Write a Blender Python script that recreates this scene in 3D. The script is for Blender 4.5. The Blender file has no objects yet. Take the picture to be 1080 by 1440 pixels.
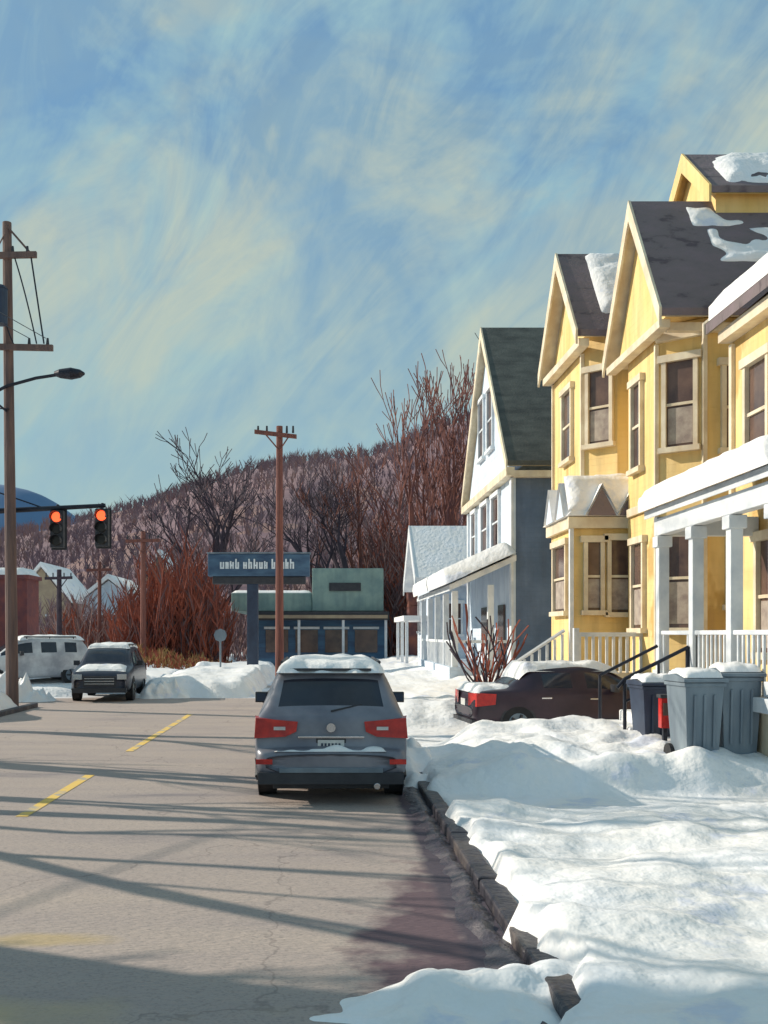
import bpy, math, random
from mathutils import Vector, noise, Matrix
random.seed(7)
S=bpy.context.scene
S.view_settings.view_transform='Standard'
try: S.view_settings.look='None'
except: pass
S.view_settings.exposure=0

# ---------------------------------------------------------------- materials
def nd(nt,t,**k):
    n=nt.nodes.new(t)
    for a,b in k.items(): setattr(n,a,b)
    return n
def mat(name,c1,c2=None,scale=2.0,rough=0.8,bump=0.0,bscale=20,stretch=(1,1,1),detail=4,clap=0,metal=0,
        emit=None,spec=None,lo=0.35,hi=0.65,c3=None,rot=(0,0,0),grime=None):
    m=bpy.data.materials.new(name); m.use_nodes=True; nt=m.node_tree
    b=nt.nodes['Principled BSDF']; L=nt.links.new
    b.inputs['Roughness'].default_value=rough; b.inputs['Metallic'].default_value=metal
    if spec is not None: b.inputs['Specular IOR Level'].default_value=spec
    geo=nd(nt,'ShaderNodeNewGeometry')
    mp=nd(nt,'ShaderNodeMapping'); L(geo.outputs['Position'],mp.inputs[0]); mp.inputs['Scale'].default_value=stretch
    mp.inputs['Rotation'].default_value=rot
    if c2 is None: c2=tuple(x*0.8 for x in c1)
    n=nd(nt,'ShaderNodeTexNoise'); n.inputs['Scale'].default_value=scale; n.inputs['Detail'].default_value=detail
    n.inputs['Roughness'].default_value=0.6
    L(mp.outputs[0],n.inputs['Vector'])
    r=nd(nt,'ShaderNodeValToRGB'); e=r.color_ramp.elements
    e[0].position=lo; e[1].position=hi; e[0].color=(*c1,1); e[1].color=(*c2,1)
    if c3: 
        x=e.new((lo+hi)/2+0.08); x.color=(*c3,1)
    L(n.outputs['Fac'],r.inputs[0]); col=r.outputs[0]
    if grime:   # streaky weathering running down the wall
        n2=nd(nt,'ShaderNodeTexNoise'); n2.inputs['Scale'].default_value=2.2; n2.inputs['Detail'].default_value=5
        m2=nd(nt,'ShaderNodeMapping'); m2.inputs['Scale'].default_value=(1.6,1.6,.22); L(geo.outputs['Position'],m2.inputs[0]); L(m2.outputs[0],n2.inputs['Vector'])
        q=nd(nt,'ShaderNodeMapRange'); q.inputs[1].default_value=.45; q.inputs[2].default_value=.72; q.inputs[4].default_value=.55; L(n2.outputs['Fac'],q.inputs[0])
        mx=nd(nt,'ShaderNodeMix',data_type='RGBA'); L(q.outputs[0],mx.inputs['Factor']); L(col,mx.inputs['A']); mx.inputs['B'].default_value=(*grime,1); col=mx.outputs['Result']
    L(col,b.inputs['Base Color'])
    hgt=None
    if bump:
        n3=nd(nt,'ShaderNodeTexNoise'); n3.inputs['Scale'].default_value=bscale; n3.inputs['Detail'].default_value=3
        L(mp.outputs[0],n3.inputs['Vector']); bp=nd(nt,'ShaderNodeBump'); bp.inputs['Strength'].default_value=bump
        bp.inputs['Distance'].default_value=0.05
        L(n3.outputs['Fac'],bp.inputs['Height']); hgt=bp
    if clap:
        sx=nd(nt,'ShaderNodeSeparateXYZ'); L(geo.outputs['Position'],sx.inputs[0])
        mm=nd(nt,'ShaderNodeMath',operation='MULTIPLY'); mm.inputs[1].default_value=clap; L(sx.outputs['Z'],mm.inputs[0])
        fr=nd(nt,'ShaderNodeMath',operation='FRACT'); L(mm.outputs[0],fr.inputs[0])
        inv=nd(nt,'ShaderNodeMath',operation='SUBTRACT'); inv.inputs[0].default_value=1; L(fr.outputs[0],inv.inputs[1])
        bp=nd(nt,'ShaderNodeBump'); bp.inputs['Strength'].default_value=0.7; bp.inputs['Distance'].default_value=0.05
        L(inv.outputs[0],bp.inputs['Height'])
        if hgt: L(hgt.outputs[0],bp.inputs['Normal'])
        hgt=bp
    if hgt: L(hgt.outputs[0],b.inputs['Normal'])
    if emit:
        b.inputs['Emission Color'].default_value=(*emit[0],1); b.inputs['Emission Strength'].default_value=emit[1]
    return m
M={}
M['yellow']=mat('yellow_siding',(0.74,0.51,0.18),(0.54,0.35,0.11),0.9,0.7,0.15,8,(1,1,.5),clap=6,c3=(0.80,0.59,0.26),grime=(.40,.26,.11))
M['cream']=mat('cream_trim',(0.78,0.70,0.53),(0.60,0.49,0.34),2,0.6,grime=(.5,.42,.33))
M['white']=mat('white_paint',(0.75,0.77,0.78),(0.54,0.58,0.63),2,0.6,.1,10)
M['whiteside']=mat('pale_blue_siding',(0.66,0.74,0.82),(0.50,0.59,0.70),1,0.7,.1,8,clap=6,grime=(.42,.48,.56))
M['shadeside']=mat('shaded_siding',(0.14,0.20,0.31),(0.09,0.14,0.23),1,0.7,.1,8,clap=6,grime=(.08,.11,.17))  # side wall siding with its shade put into the base colour
M['shingle']=mat('brown_shingle',(0.20,0.155,0.17),(0.10,0.078,0.09),1.3,0.9,.5,12,(1,3,1),c3=(.17,.14,.145))
M['shingled']=mat('dark_shingle',(0.125,0.13,0.115),(0.065,0.07,0.065),1.2,0.9,.5,12,(1,3,1))
M['snow']=mat('snow',(0.86,0.86,0.88),(0.66,0.69,0.78),1.1,0.6,0.75,6,detail=7,c3=(0.84,0.82,0.80))
M['slush']=mat('slush',(0.055,0.045,0.06),(0.22,0.19,0.19),3.0,0.45,0.7,14,detail=6,lo=.46,hi=.78)
M['snowg']=mat('snowy_ground',(0.78,0.80,0.84),(0.30,0.24,0.20),0.12,0.9,.4,2,lo=0.5,hi=0.62)
M['glass']=mat('window_glass',(0.07,0.045,0.045),(0.15,0.095,0.075),1.5,0.12)
M['curtain']=mat('curtain',(0.42,0.36,0.30),(0.25,0.2,0.18),4,0.9)
M['brick']=mat('brick',(0.20,0.06,0.055),(0.12,0.045,0.055),3,0.9,.4,20)
M['pole']=mat('pole_wood',(0.19,0.12,0.10),(0.10,0.07,0.07),6,0.9,.4,20,(1,1,.1))
M['polered']=mat('pole_wood_red',(0.24,0.09,0.065),(0.14,0.055,0.05),6,0.9,.4,20,(1,1,.1))
M['metal']=mat('dark_metal',(0.03,0.035,0.05),(0.02,0.02,0.03),5,0.45,metal=.5)
M['bark']=mat('bark_grey',(0.07,0.05,0.065),(0.04,0.03,0.045),3,0.95)
M['barkred']=mat('bark_red',(0.22,0.08,0.055),(0.10,0.045,0.05),1.2,0.95)
M['twig']=mat('twigs',(0.20,0.11,0.10),(0.13,0.08,0.09),.5,0.95)
M['twigred']=mat('twigs_red',(0.34,0.085,0.045),(0.19,0.055,0.04),.6,0.95)
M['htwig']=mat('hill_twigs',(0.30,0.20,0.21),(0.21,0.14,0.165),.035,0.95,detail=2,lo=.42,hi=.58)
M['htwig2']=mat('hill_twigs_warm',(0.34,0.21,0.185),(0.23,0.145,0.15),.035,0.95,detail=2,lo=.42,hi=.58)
M['rubber']=mat('rubber',(0.02,0.02,0.023),(0.03,0.03,0.033),8,0.9)
M['carglass']=mat('car_glass',(0.015,0.018,0.03),(0.03,0.035,0.05),2,0.08)
M['silver']=mat('silver_paint',(0.25,0.255,0.29),(0.15,0.155,0.19),1.6,0.4,metal=.25,bump=.05,bscale=3)
M['plum']=mat('plum_paint',(0.05,0.03,0.045),(0.03,0.02,0.032),2,0.3,metal=.2)
M['navy']=mat('navy_paint',(0.05,0.055,0.08),(0.03,0.033,0.05),2,0.3,metal=.2)
M['carwhite']=mat('white_car_paint',(0.7,0.7,0.7),(0.35,0.35,0.38),1.5,0.4)
M['red']=mat('red_lens',(0.60,0.03,0.02),(0.36,0.015,0.015),6,0.25)
M['plastic']=mat('black_plastic',(0.025,0.027,0.035),(0.04,0.042,0.05),5,0.6)
M['chrome']=mat('chrome',(0.6,0.6,0.62),(0.5,0.5,0.5),5,0.2,metal=1)
M['plate']=mat('plate',(0.65,0.66,0.62),(0.5,0.5,0.5),10,0.5)
M['bin']=mat('bin_grey',(0.22,0.27,0.31),(0.12,0.16,0.20),2,0.6,.1,6,(1,1,.3),grime=(.1,.12,.15))
M['bindark']=mat('bin_navy',(0.03,0.05,0.09),(0.02,0.03,0.06),3,0.5)
M['sigred']=mat('signal_red',(0.8,0.08,0.03),(0.7,0.06,0.02),5,0.4,emit=((1,0.10,0.03),2.2))
M['lensdark']=mat('signal_off',(0.03,0.025,0.02),(0.02,0.02,0.02),5,0.3)
M['signblue']=mat('sign_blue',(0.03,0.065,0.13),(0.07,0.14,0.22),1.2,0.5,stretch=(1,1,3))
M['signtext']=mat('sign_text',(0.8,0.84,0.86),(0.6,0.66,0.7),4,0.5)
M['green']=mat('green_fascia',(0.30,0.41,0.36),(0.19,0.29,0.28),1,0.7,grime=(.16,.23,.22))
M['bluewall']=mat('blue_store',(0.06,0.16,0.28),(0.035,0.08,0.16),.9,0.6,stretch=(.4,1,3))
M['tan']=mat('tan_wall',(0.42,0.33,0.22),(0.30,0.22,0.16),1,0.8)
M['kerb']=mat('wet_kerb',(0.03,0.028,0.04),(0.16,0.13,0.11),2.2,0.5,.5,12,lo=.50,hi=.75,detail=6)
M['lane']=mat('lane_yellow',(0.78,0.52,0.13),(0.42,0.37,0.30),2.5,0.8,lo=.5,hi=.60,detail=7)
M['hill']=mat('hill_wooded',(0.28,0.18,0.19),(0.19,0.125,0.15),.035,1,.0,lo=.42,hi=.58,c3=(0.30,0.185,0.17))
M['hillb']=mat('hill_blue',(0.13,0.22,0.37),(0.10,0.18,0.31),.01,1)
M['gold']=mat('dry_grass',(0.42,0.27,0.10),(0.25,0.13,0.06),1,1)

def road_mat():
    m=mat('asphalt',(0.45,0.37,0.32),(0.24,0.21,0.215),0.8,0.85,.4,34,(.35,1.6,1),detail=9,c3=(0.38,0.315,0.29),rot=(0,0,.3),lo=.30,hi=.70)
    nt=m.node_tree; L=nt.links.new; b=nt.nodes['Principled BSDF']
    col=b.inputs['Base Color'].links[0].from_socket
    geo=nd(nt,'ShaderNodeNewGeometry')
    n=nd(nt,'ShaderNodeTexNoise'); n.inputs['Scale'].default_value=1.8; n.inputs['Detail'].default_value=4
    L(geo.outputs['Position'],n.inputs['Vector'])
    def mix(f,a,c):
        mx=nd(nt,'ShaderNodeMix',data_type='RGBA'); L(f,mx.inputs['Factor']); L(a,mx.inputs['A']); mx.inputs['B'].default_value=(*c,1); return mx.outputs['Result']
    # hairline cracks
    v=nd(nt,'ShaderNodeTexVoronoi',feature='DISTANCE_TO_EDGE'); v.inputs['Scale'].default_value=.30
    ds=nd(nt,'ShaderNodeVectorMath',operation='ADD'); L(geo.outputs['Position'],ds.inputs[0]); 
    sc=nd(nt,'ShaderNodeVectorMath',operation='SCALE'); sc.inputs['Scale'].default_value=.9; L(n.outputs['Color'],sc.inputs[0]); L(sc.outputs[0],ds.inputs[1]); L(ds.outputs[0],v.inputs['Vector'])
    q=nd(nt,'ShaderNodeMapRange'); q.inputs[1].default_value=.001; q.inputs[2].default_value=.005; q.inputs[3].default_value=.40; q.inputs[4].default_value=0; L(v.outputs['Distance'],q.inputs[0])
    col=mix(q.outputs[0],col,(.12,.10,.10))
    g=nd(nt,'ShaderNodeTexNoise'); g.inputs['Scale'].default_value=45; g.inputs['Detail'].default_value=2; L(geo.outputs['Position'],g.inputs['Vector'])
    q=nd(nt,'ShaderNodeMapRange'); q.inputs[1].default_value=.5; q.inputs[2].default_value=.75; q.inputs[4].default_value=.5; L(g.outputs['Fac'],q.inputs[0]); col=mix(q.outputs[0],col,(.17,.15,.15))
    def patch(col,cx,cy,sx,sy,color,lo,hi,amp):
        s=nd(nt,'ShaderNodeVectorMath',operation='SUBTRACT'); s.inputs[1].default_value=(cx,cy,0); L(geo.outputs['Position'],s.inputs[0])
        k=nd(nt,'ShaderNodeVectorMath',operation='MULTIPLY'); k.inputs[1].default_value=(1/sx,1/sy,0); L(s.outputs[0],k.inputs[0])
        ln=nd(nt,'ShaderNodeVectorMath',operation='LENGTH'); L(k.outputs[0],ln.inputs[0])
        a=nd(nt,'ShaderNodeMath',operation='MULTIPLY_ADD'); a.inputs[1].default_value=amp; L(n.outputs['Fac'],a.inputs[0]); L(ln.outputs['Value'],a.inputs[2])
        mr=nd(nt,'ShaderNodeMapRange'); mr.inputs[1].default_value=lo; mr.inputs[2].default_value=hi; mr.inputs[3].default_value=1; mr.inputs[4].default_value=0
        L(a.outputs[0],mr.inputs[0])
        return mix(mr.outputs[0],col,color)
    col=patch(col,0.75,6.6,0.80,2.7,(0.13,0.085,0.10),1.35,1.75,2.0)  # purple shadow on the near road, painted into the asphalt colour
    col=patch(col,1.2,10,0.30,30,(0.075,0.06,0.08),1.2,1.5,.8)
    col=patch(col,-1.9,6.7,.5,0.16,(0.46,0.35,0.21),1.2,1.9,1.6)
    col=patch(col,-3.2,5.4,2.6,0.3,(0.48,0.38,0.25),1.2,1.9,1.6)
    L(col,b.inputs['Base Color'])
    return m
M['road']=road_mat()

# ---------------------------------------------------------------- mesh builder
class MB:
    def __init__(s): s.v=[];s.f=[];s.m=[];s.ml=[]
    def mi(s,m):
        if m not in s.ml: s.ml.append(m)
        return s.ml.index(m)
    def poly(s,pts,m):
        i=len(s.v); s.v+= [tuple(p) for p in pts]; s.f.append(tuple(range(i,i+len(pts)))); s.m.append(s.mi(m))
    def add(s,vs,fs,m):
        i=len(s.v); s.v+=[tuple(p) for p in vs]; k=s.mi(m)
        for f in fs: s.f.append(tuple(i+j for j in f)); s.m.append(k)
    def obox(s,c,u,w,d,h,m,up=None):
        u=Vector(u).normalized(); up=Vector(up).normalized() if up else Vector((0,0,1)); n=u.cross(up).normalized(); c=Vector(c)
        vs=[c+u*(a*w/2)+n*(b*d/2)+up*(e*h/2) for a in(-1,1) for b in(-1,1) for e in(-1,1)]
        s.add(vs,[(0,1,3,2),(4,6,7,5),(0,4,5,1),(2,3,7,6),(0,2,6,4),(1,5,7,3)],m)
    def box(s,x0,x1,y0,y1,z0,z1,m):
        s.obox(((x0+x1)/2,(y0+y1)/2,(z0+z1)/2),(1,0,0),x1-x0,y1-y0,z1-z0,m)
    def prism(s,pl,z0,z1,m):
        n=len(pl); vs=[(x,y,z0) for x,y in pl]+[(x,y,z1) for x,y in pl]
        fs=[tuple(range(n))[::-1],tuple(range(n,2*n))]+[(i,(i+1)%n,n+(i+1)%n,n+i) for i in range(n)]
        s.add(vs,fs,m)
    def prismx(s,pl,x0,x1,m):
        n=len(pl); vs=[(x0,y,z) for y,z in pl]+[(x1,y,z) for y,z in pl]
        fs=[tuple(range(n))[::-1],tuple(range(n,2*n))]+[(i,(i+1)%n,n+(i+1)%n,n+i) for i in range(n)]
        s.add(vs,fs,m)
    def prismy(s,pl,y0,y1,m):
        n=len(pl); vs=[(x,y0,z) for x,z in pl]+[(x,y1,z) for x,z in pl]
        fs=[tuple(range(n)),tuple(range(n,2*n))[::-1]]+[(i,n+i,n+(i+1)%n,(i+1)%n) for i in range(n)]
        s.add(vs,fs,m)
    def tube(s,p0,p1,r0,r1,m,n=8,cap=True):
        p0=Vector(p0);p1=Vector(p1);d=(p1-p0)
        if d.length<1e-6: return
        d.normalize(); a=d.orthogonal().normalized(); b=d.cross(a)
        vs=[]
        for p,r in((p0,r0),(p1,r1)):
            for i in range(n):
                t=2*math.pi*i/n; vs.append(p+a*(r*math.cos(t))+b*(r*math.sin(t)))
        fs=[(i,(i+1)%n,n+(i+1)%n,n+i) for i in range(n)]
        if cap: fs+=[tuple(range(n))[::-1],tuple(range(n,2*n))]
        s.add(vs,fs,m)
    def done(s,name,parent=None,bevel=0,smooth=False,sub=0):
        me=bpy.data.meshes.new(name); me.from_pydata(s.v,[],s.f)
        for m in s.ml: me.materials.append(M[m])
        me.polygons.foreach_set('material_index',s.m)
        if smooth: me.polygons.foreach_set('use_smooth',[True]*len(s.f))
        me.update()
        o=bpy.data.objects.new(name,me); S.collection.objects.link(o)
        if parent: o.parent=parent
        if bevel:
            b=o.modifiers.new('b','BEVEL'); b.width=bevel; b.segments=2; b.limit_method='ANGLE'
        if sub:
            b=o.modifiers.new('s','SUBSURF'); b.levels=sub; b.render_levels=sub
        return o
def empty(name,loc=(0,0,0),rz=0):
    e=bpy.data.objects.new(name,None); S.collection.objects.link(e); e.location=loc; e.rotation_euler=(0,0,rz); return e
def nz(x,y,z=0): return noise.noise(Vector((x,y,z)))
def sm(a,b,x):
    t=max(0,min(1,(x-a)/(b-a))); return t*t*(3-2*t)
def sheet(name,xs,ys,fn,m,parent=None,axes=None):
    vs=[]
    for y in ys:
        for x in xs:
            z=fn(x,y)
            if axes: o,u,v,n=axes; vs.append(o+u*x+v*y+n*z)
            else: vs.append((x,y,z))
    nx=len(xs); fs=[(j*nx+i,j*nx+i+1,(j+1)*nx+i+1,(j+1)*nx+i) for j in range(len(ys)-1) for i in range(nx-1)]
    b=MB(); b.add(vs,fs,m); return b.done(name,parent,smooth=True)
def lin(a,b,n): return [a+(b-a)*i/(n-1) for i in range(n)]
def snowpatch(name,parent,o,u,v,w,h,t=0.12,cover=0.0,seed=0,n=26):
    o=Vector(o);u=Vector(u).normalized();v=Vector(v).normalized();nn=u.cross(v).normalized()
    if nn.z<0: nn=-nn
    def fn(x,y):
        e=min(x,w-x)/0.25; f=min(y,h-y)/0.22; e=max(0,min(1,e,f)); s=math.sqrt(e)
        k=(nz(x*.9+seed,y*.9,seed)+.4*nz(x*2.5+seed,y*2.5,seed))+cover
        k=max(-1,min(1,k*3.0))
        return -0.05+s*(0.05+t*k)+0.03*nz(x*3,y*3,seed)*s
    return sheet(name,lin(0,w,n),lin(0,h,n),fn,'snow',parent,(o,u,v,nn))

# ---------------------------------------------------------------- ground, roads
b=MB(); b.poly([(-3000,-300,0),(3000,-300,0),(3000,4000,0),(-3000,4000,0)],'snowg'); b.done('ground')
b=MB()
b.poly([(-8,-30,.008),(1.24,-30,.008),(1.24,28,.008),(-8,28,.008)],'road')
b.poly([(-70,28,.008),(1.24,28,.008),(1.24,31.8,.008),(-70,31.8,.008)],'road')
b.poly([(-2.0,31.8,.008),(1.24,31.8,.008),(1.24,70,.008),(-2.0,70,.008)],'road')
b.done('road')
b=MB()
for y0,y1 in((3.5,8.6),(11.2,14.5),(17.4,25.4)):
    b.poly([(-3.47,y0,.013),(-3.33,y0,.013),(-3.33,y1,.013),(-3.47,y1,.013)],'lane')
b.done('lane_marking')
b=MB(); rk=random.Random(4); yy=-10
while yy<70:
    dx=rk.uniform(-.012,.012); dz=rk.uniform(-.012,.008); b.box(1.24+dx,1.42+dx,yy,yy+1.785,-.05,.115+dz,'kerb'); yy+=1.8
b.done('kerb',bevel=.025)
b=MB(); b.box(-8.18,-8,-10,27.9,-.05,.13,'kerb'); b.done('kerb',bevel=.02)
def hS(x,y):
    c=1.14+.06*nz(1,y*.9); k=max(0,1-abs(x-c)/(.17+.10*nz(4,y*1.7)))
    return -.01+.055*k*(1+.8*nz(x*6,y*6,3)) + (.02*nz(x*15,y*15,1))*k
sheet('gutter_slush',lin(.82,1.30,16),lin(4,24,260),hS,'slush')

def hR(x,y):
    edge=1.25+0.16*nz(3,y*1.0)+0.11*nz(9,y*3.5)-.22*(1-sm(4.9,5.8,y))
    t=sm(edge,edge+.24,x)
    h=0.23+0.09*nz(x*.7,y*.7,2)+0.085*nz(x*1.8,y*1.8,5)+0.03*nz(x*4.5,y*4.5)+0.010*nz(x*12,y*12)
    tr=sm(10.7,11.1,y+.25*nz(x,1))*(1-sm(12.2,12.7,y+.15*nz(x,1)))
    h=h*(1-tr)+tr*0.07
    bk=sm(12.2,12.9,y+.15*nz(x,1))*(1-sm(15.6,16.9,y+.3*nz(x,7)))
    h+=bk*(0.28+0.15*nz(x*1.1,y*1.1,11)+.08*nz(x*3,y*3,4))*sm(1.4,2.6,x)
    rg=math.exp(-((y-16.6-.3*nz(x,4))/.55)**2)*sm(1.8,2.8,x)*(1-sm(5.2,5.6,x))
    dr=sm(16.8,17.6,y)*(1-sm(21.2,21.9,y))
    h=h*(1-dr)+dr*(.035+.03*nz(x*2,y*2,3))+rg*(.34+.16*nz(x*1.7,y,9))
    yd=sm(21.4,23,y)*(.25+.25*sm(2,6,x)+.12*nz(x*.6,y*.6,8))*(1-sm(60,75,y))
    h+=yd
    h+=sm(5.2,7,x)*(1-sm(10,11,y))*.15
    return h*t-0.12*(1-t)
ys=lin(3,24,210)+lin(24.4,78,70)
xs=lin(.85,8,92)+lin(8.4,34,24)
sheet('snow_yard',xs,ys,hR,'snow')
def hL(x,y):
    d=-8.15-x+.25*nz(2,y*.7)
    t=sm(-.1,.35,d)*(1-sm(26.9,27.7,y))
    h=.25+.55*sm(0,.8,d)*(1-sm(1.6,3.2,d))*(0.7+.6*nz(x*.5,y*.35,4))+.08*nz(x*1.6,y*1.6,3)+.03*nz(x*5,y*5)
    h+=.5*math.exp(-((x+8.9)**2+(y-24.6)**2)/1.2)
    return h*t-.12*(1-t)
sheet('snow_verge',lin(-8,-14,50)+lin(-14.5,-40,12),lin(3,28,120),hL,'snow')
def hI(x,y):
    t=sm(-6.3,-5.7,x+.3*nz(1,y))*(1-sm(-2.7,-2.1,x+.2*nz(2,y)))*sm(31.9,32.6,y+.3*nz(x,3))*(1-sm(50,54,y))
    return t*(.6+.25*nz(x*.6,y*.5,1)+.08*nz(x*2,y*2))-.1*(1-t)
sheet('snow_island',lin(-7,-1.8,60),lin(31.6,55,70),hI,'snow')
def hF(x,y):
    t=sm(31.9,33,y)*(1-sm(-6.9,-6.2,x))
    cl=math.exp(-((x+7.05)/1.5)**4)*(1-sm(34.6,35.6,y))
    return t*(.35+.35*nz(x*.25,y*.2,5)+.1*nz(x,y))*(1-cl)-.2*(1-t)-.03*cl
sheet('snow_field',lin(-60,-14,40)+lin(-13.6,-6,50),lin(31.8,75,90),hF,'snow')
def pile(cx,cy,rx,ry,hh,seed,n=70):
    def f(x,y):
        r=math.hypot((x-cx)/rx,(y-cy)/ry)+.5*nz(x*1.3,y*1.6,seed)+.22*nz(x*4,y*4,seed)
        k=1-sm(.2,1.0,r)
        return -.015+k*hh*(1+.5*nz(x*2.5,y*2.5,seed)+.3*nz(x*7,y*7,seed))
    sheet('snow_pile',lin(cx-rx*1.7,cx+rx*1.7,n),lin(cy-ry*1.7,cy+ry*1.7,n),f,'snow')
pile(1.0,5.5,.95,.62,.15,6,110); pile(1.35,15.2,.55,2.4,.32,5)
pile(-9.6,30.6,1.4,.9,.7,7); pile(-5.2,32.2,1.0,.7,.5,9); pile(-11.3,31.2,1.5,1.0,.8,3)

# ---------------------------------------------------------------- hills
prof=[(-120,20),(-90,26),(-68,30),(-47,35),(-35,40),(-19,44.5),(-5,46.5),(12,48),(27,53),(40,57),(80,62),(140,56),(220,45)]
def prf(x):
    if x<=prof[0][0]: return max(0,prof[0][1]+(x-prof[0][0])*.12)
    for (a,c),(e,f) in zip(prof,prof[1:]):
        if a<=x<=e: return c+(f-c)*(x-a)/(e-a)
    return 40
def hH(x,y):
    k=sm(95,262,y)*(1-sm(300,480,y))
    s=prf(x*262/max(y,150))
    return s*k+2.2*k*nz(x*.05,y*.05,1)+.6*k*nz(x*.3,y*.3)-1
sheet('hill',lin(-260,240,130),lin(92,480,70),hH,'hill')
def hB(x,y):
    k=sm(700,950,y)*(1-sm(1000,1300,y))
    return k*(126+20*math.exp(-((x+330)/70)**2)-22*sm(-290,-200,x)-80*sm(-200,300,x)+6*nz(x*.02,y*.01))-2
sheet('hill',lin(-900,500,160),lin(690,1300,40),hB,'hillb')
b=MB(); rnd=random.Random(3)
def stick(b,p,d,L,r,m):
    d=Vector(d).normalized(); a=d.cross(Vector((0,1,0)))
    if a.length<.01: a=Vector((1,0,0))
    a.normalize(); p=Vector(p)
    b.add([p-a*r,p+a*r,p+d*L],[(0,1,2)],m)
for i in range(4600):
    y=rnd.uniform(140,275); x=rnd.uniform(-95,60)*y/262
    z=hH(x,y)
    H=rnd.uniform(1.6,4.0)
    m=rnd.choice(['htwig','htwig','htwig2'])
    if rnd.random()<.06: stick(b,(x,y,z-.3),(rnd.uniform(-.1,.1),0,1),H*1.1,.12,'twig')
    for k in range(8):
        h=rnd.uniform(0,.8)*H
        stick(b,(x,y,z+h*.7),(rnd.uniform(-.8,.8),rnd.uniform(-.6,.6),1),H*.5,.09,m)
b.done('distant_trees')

# ---------------------------------------------------------------- bare trees
MINR=.006
def branch(b,p,d,L,r,dep,rnd,m,spr,up,nch):
    q=p; segs=3 if dep>1 else 2; dd=d.copy(); rr=r
    pts=[]
    for i in range(segs):
        dd=(dd+Vector((rnd.uniform(-1,1),rnd.uniform(-1,1),rnd.uniform(-.6,1)))*.16+Vector((0,0,up))).normalized()
        q2=q+dd*(L/segs); r2=max(r*(1-.45*(i+1)/segs),MINR)
        b.tube(q,q2,rr,r2,m,n=6 if dep>3 else (4 if dep>1 else 3),cap=False); q=q2; rr=r2; pts.append((q.copy(),dd.copy(),rr))
    if dep<=0: return
    for k in range(nch):
        i=rnd.randrange(0,segs) if k else segs-1
        pp,pd,pr=pts[i]
        a=Vector((rnd.uniform(-1,1),rnd.uniform(-1,1),rnd.uniform(-.25,.6))).normalized()
        nd_=(pd+a*spr*(.5 if k==0 else 1)).normalized()
        branch(b,pp,nd_,L*rnd.uniform(.6,.82),pr*(.85 if k==0 else .7),dep-1,rnd,m,spr,up,nch)
def tree(name,x,y,z,H,r,seed,m='bark',dep=5,spr=.85,up=.05,nch=3,trunk=.3,lean=(0,0)):
    b=MB(); rnd=random.Random(seed)
    branch(b,Vector((x,y,z)),Vector((lean[0],lean[1],1)).normalized(),H*trunk,r,dep,rnd,m,spr,up,nch)
    return b.done(name)
MINR=.028
tree('bare_tree',-7.2,66,0,15.5,.62,11,'bark',5,.9,.05,3,.34)
tree('bare_tree',-9.0,70,0,15,.50,12,'bark',5,.8,.05,3,.34)
tree('bare_tree',1.6,68,0,15.5,.60,23,'bark',5,.9,.05,3,.34)
tree('bare_tree',-.4,74,0,14,.45,29,'bark',5,.9,.05,3,.34)
MINR=.03
tree('bare_tree',5.6,60,0,17,.55,31,'barkred',5,.6,.11,3,.34,(.05,0))
tree('bare_tree',7.6,64,0,20,.55,37,'barkred',5,.5,.13,3,.34)
tree('bare_tree',9.2,68,0,20,.55,38,'barkred',5,.5,.13,3,.34)
tree('bare_tree',3.8,70,0,16,.45,43,'barkred',5,.8,.10,3,.32,(-.08,0))
MINR=.02
tree('bare_tree',12.6,56,0,21,.35,41,'bark',5,.6,.08,3,.32)
# street trees on the left verge just outside the frame; their shadows fall across the street
MINR=.014
tree('bare_tree',-10.0,9.35,0,16,.42,51,'bark',4,.55,.07,3,.45)
tree('bare_tree',-9.4,8.55,0,15,.34,61,'bark',4,.55,.07,3,.45)  # extra unseen tree, added to darken the shadow band on the near road
tree('bare_tree',-10.0,13.1,0,12,.24,53,'bark',4,.8,.05,3,.40)
tree('bare_tree',-11.0,14.6,0,11,.18,59,'bark',4,.8,.05,3,.40)
tree('bare_tree',-11.5,22.3,0,12,.38,55,'bark',4,.7,.05,3,.40)
tree('bare_tree',-12.5,19.0,0,11,.28,58,'bark',4,.7,.05,3,.40)
tree('bare_tree',-9.5,7.4,0,12,.34,57,'bark',5,.8,.05,4,.35)
MINR=.006

def thicket(name,cx,cy,w,d,h,n,m,seed):
    b=MB(); rnd=random.Random(seed)
    for i in range(n):
        x=cx+rnd.uniform(-w,w)/2; y=cy+rnd.uniform(-d,d)/2
        hh=h*rnd.uniform(.5,1)*(1-.5*abs(x-cx)/(w/2))
        dr=Vector((rnd.uniform(-.3,.3),rnd.uniform(-.3,.3),1)).normalized()
        b.tube((x,y,0),Vector((x,y,0))+dr*hh,.05,.012,rnd.choice(m),3,False)
        for k in range(9):
            p=Vector((x,y,0))+dr*hh*rnd.uniform(.15,.95)
            stick(b,p,(rnd.uniform(-.8,.8),rnd.uniform(-.6,.6),1),hh*.3,.045,rnd.choice(m))
    return b.done(name)
thicket('shrub_thicket',-8.6,57,6.0,5,7.6,520,['twigred','twigred','twigred','twig'],1)
thicket('shrub_thicket',-15,62,6,5,4.2,200,['twig','htwig2','twigred'],2)
thicket('shrub_thicket',-19,76,16,8,5.5,330,['htwig','twig','htwig2'],3)
thicket('shrub_thicket',-3.5,78,10,8,7,260,['htwig','twig','htwig2'],4)
thicket('dry_grass',-9.5,52,9,6,1.5,300,['gold','twigred'],5)
thicket('shrub_thicket',7.0,74,9,8,14,420,['twigred','twig','htwig2'],6)

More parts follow.
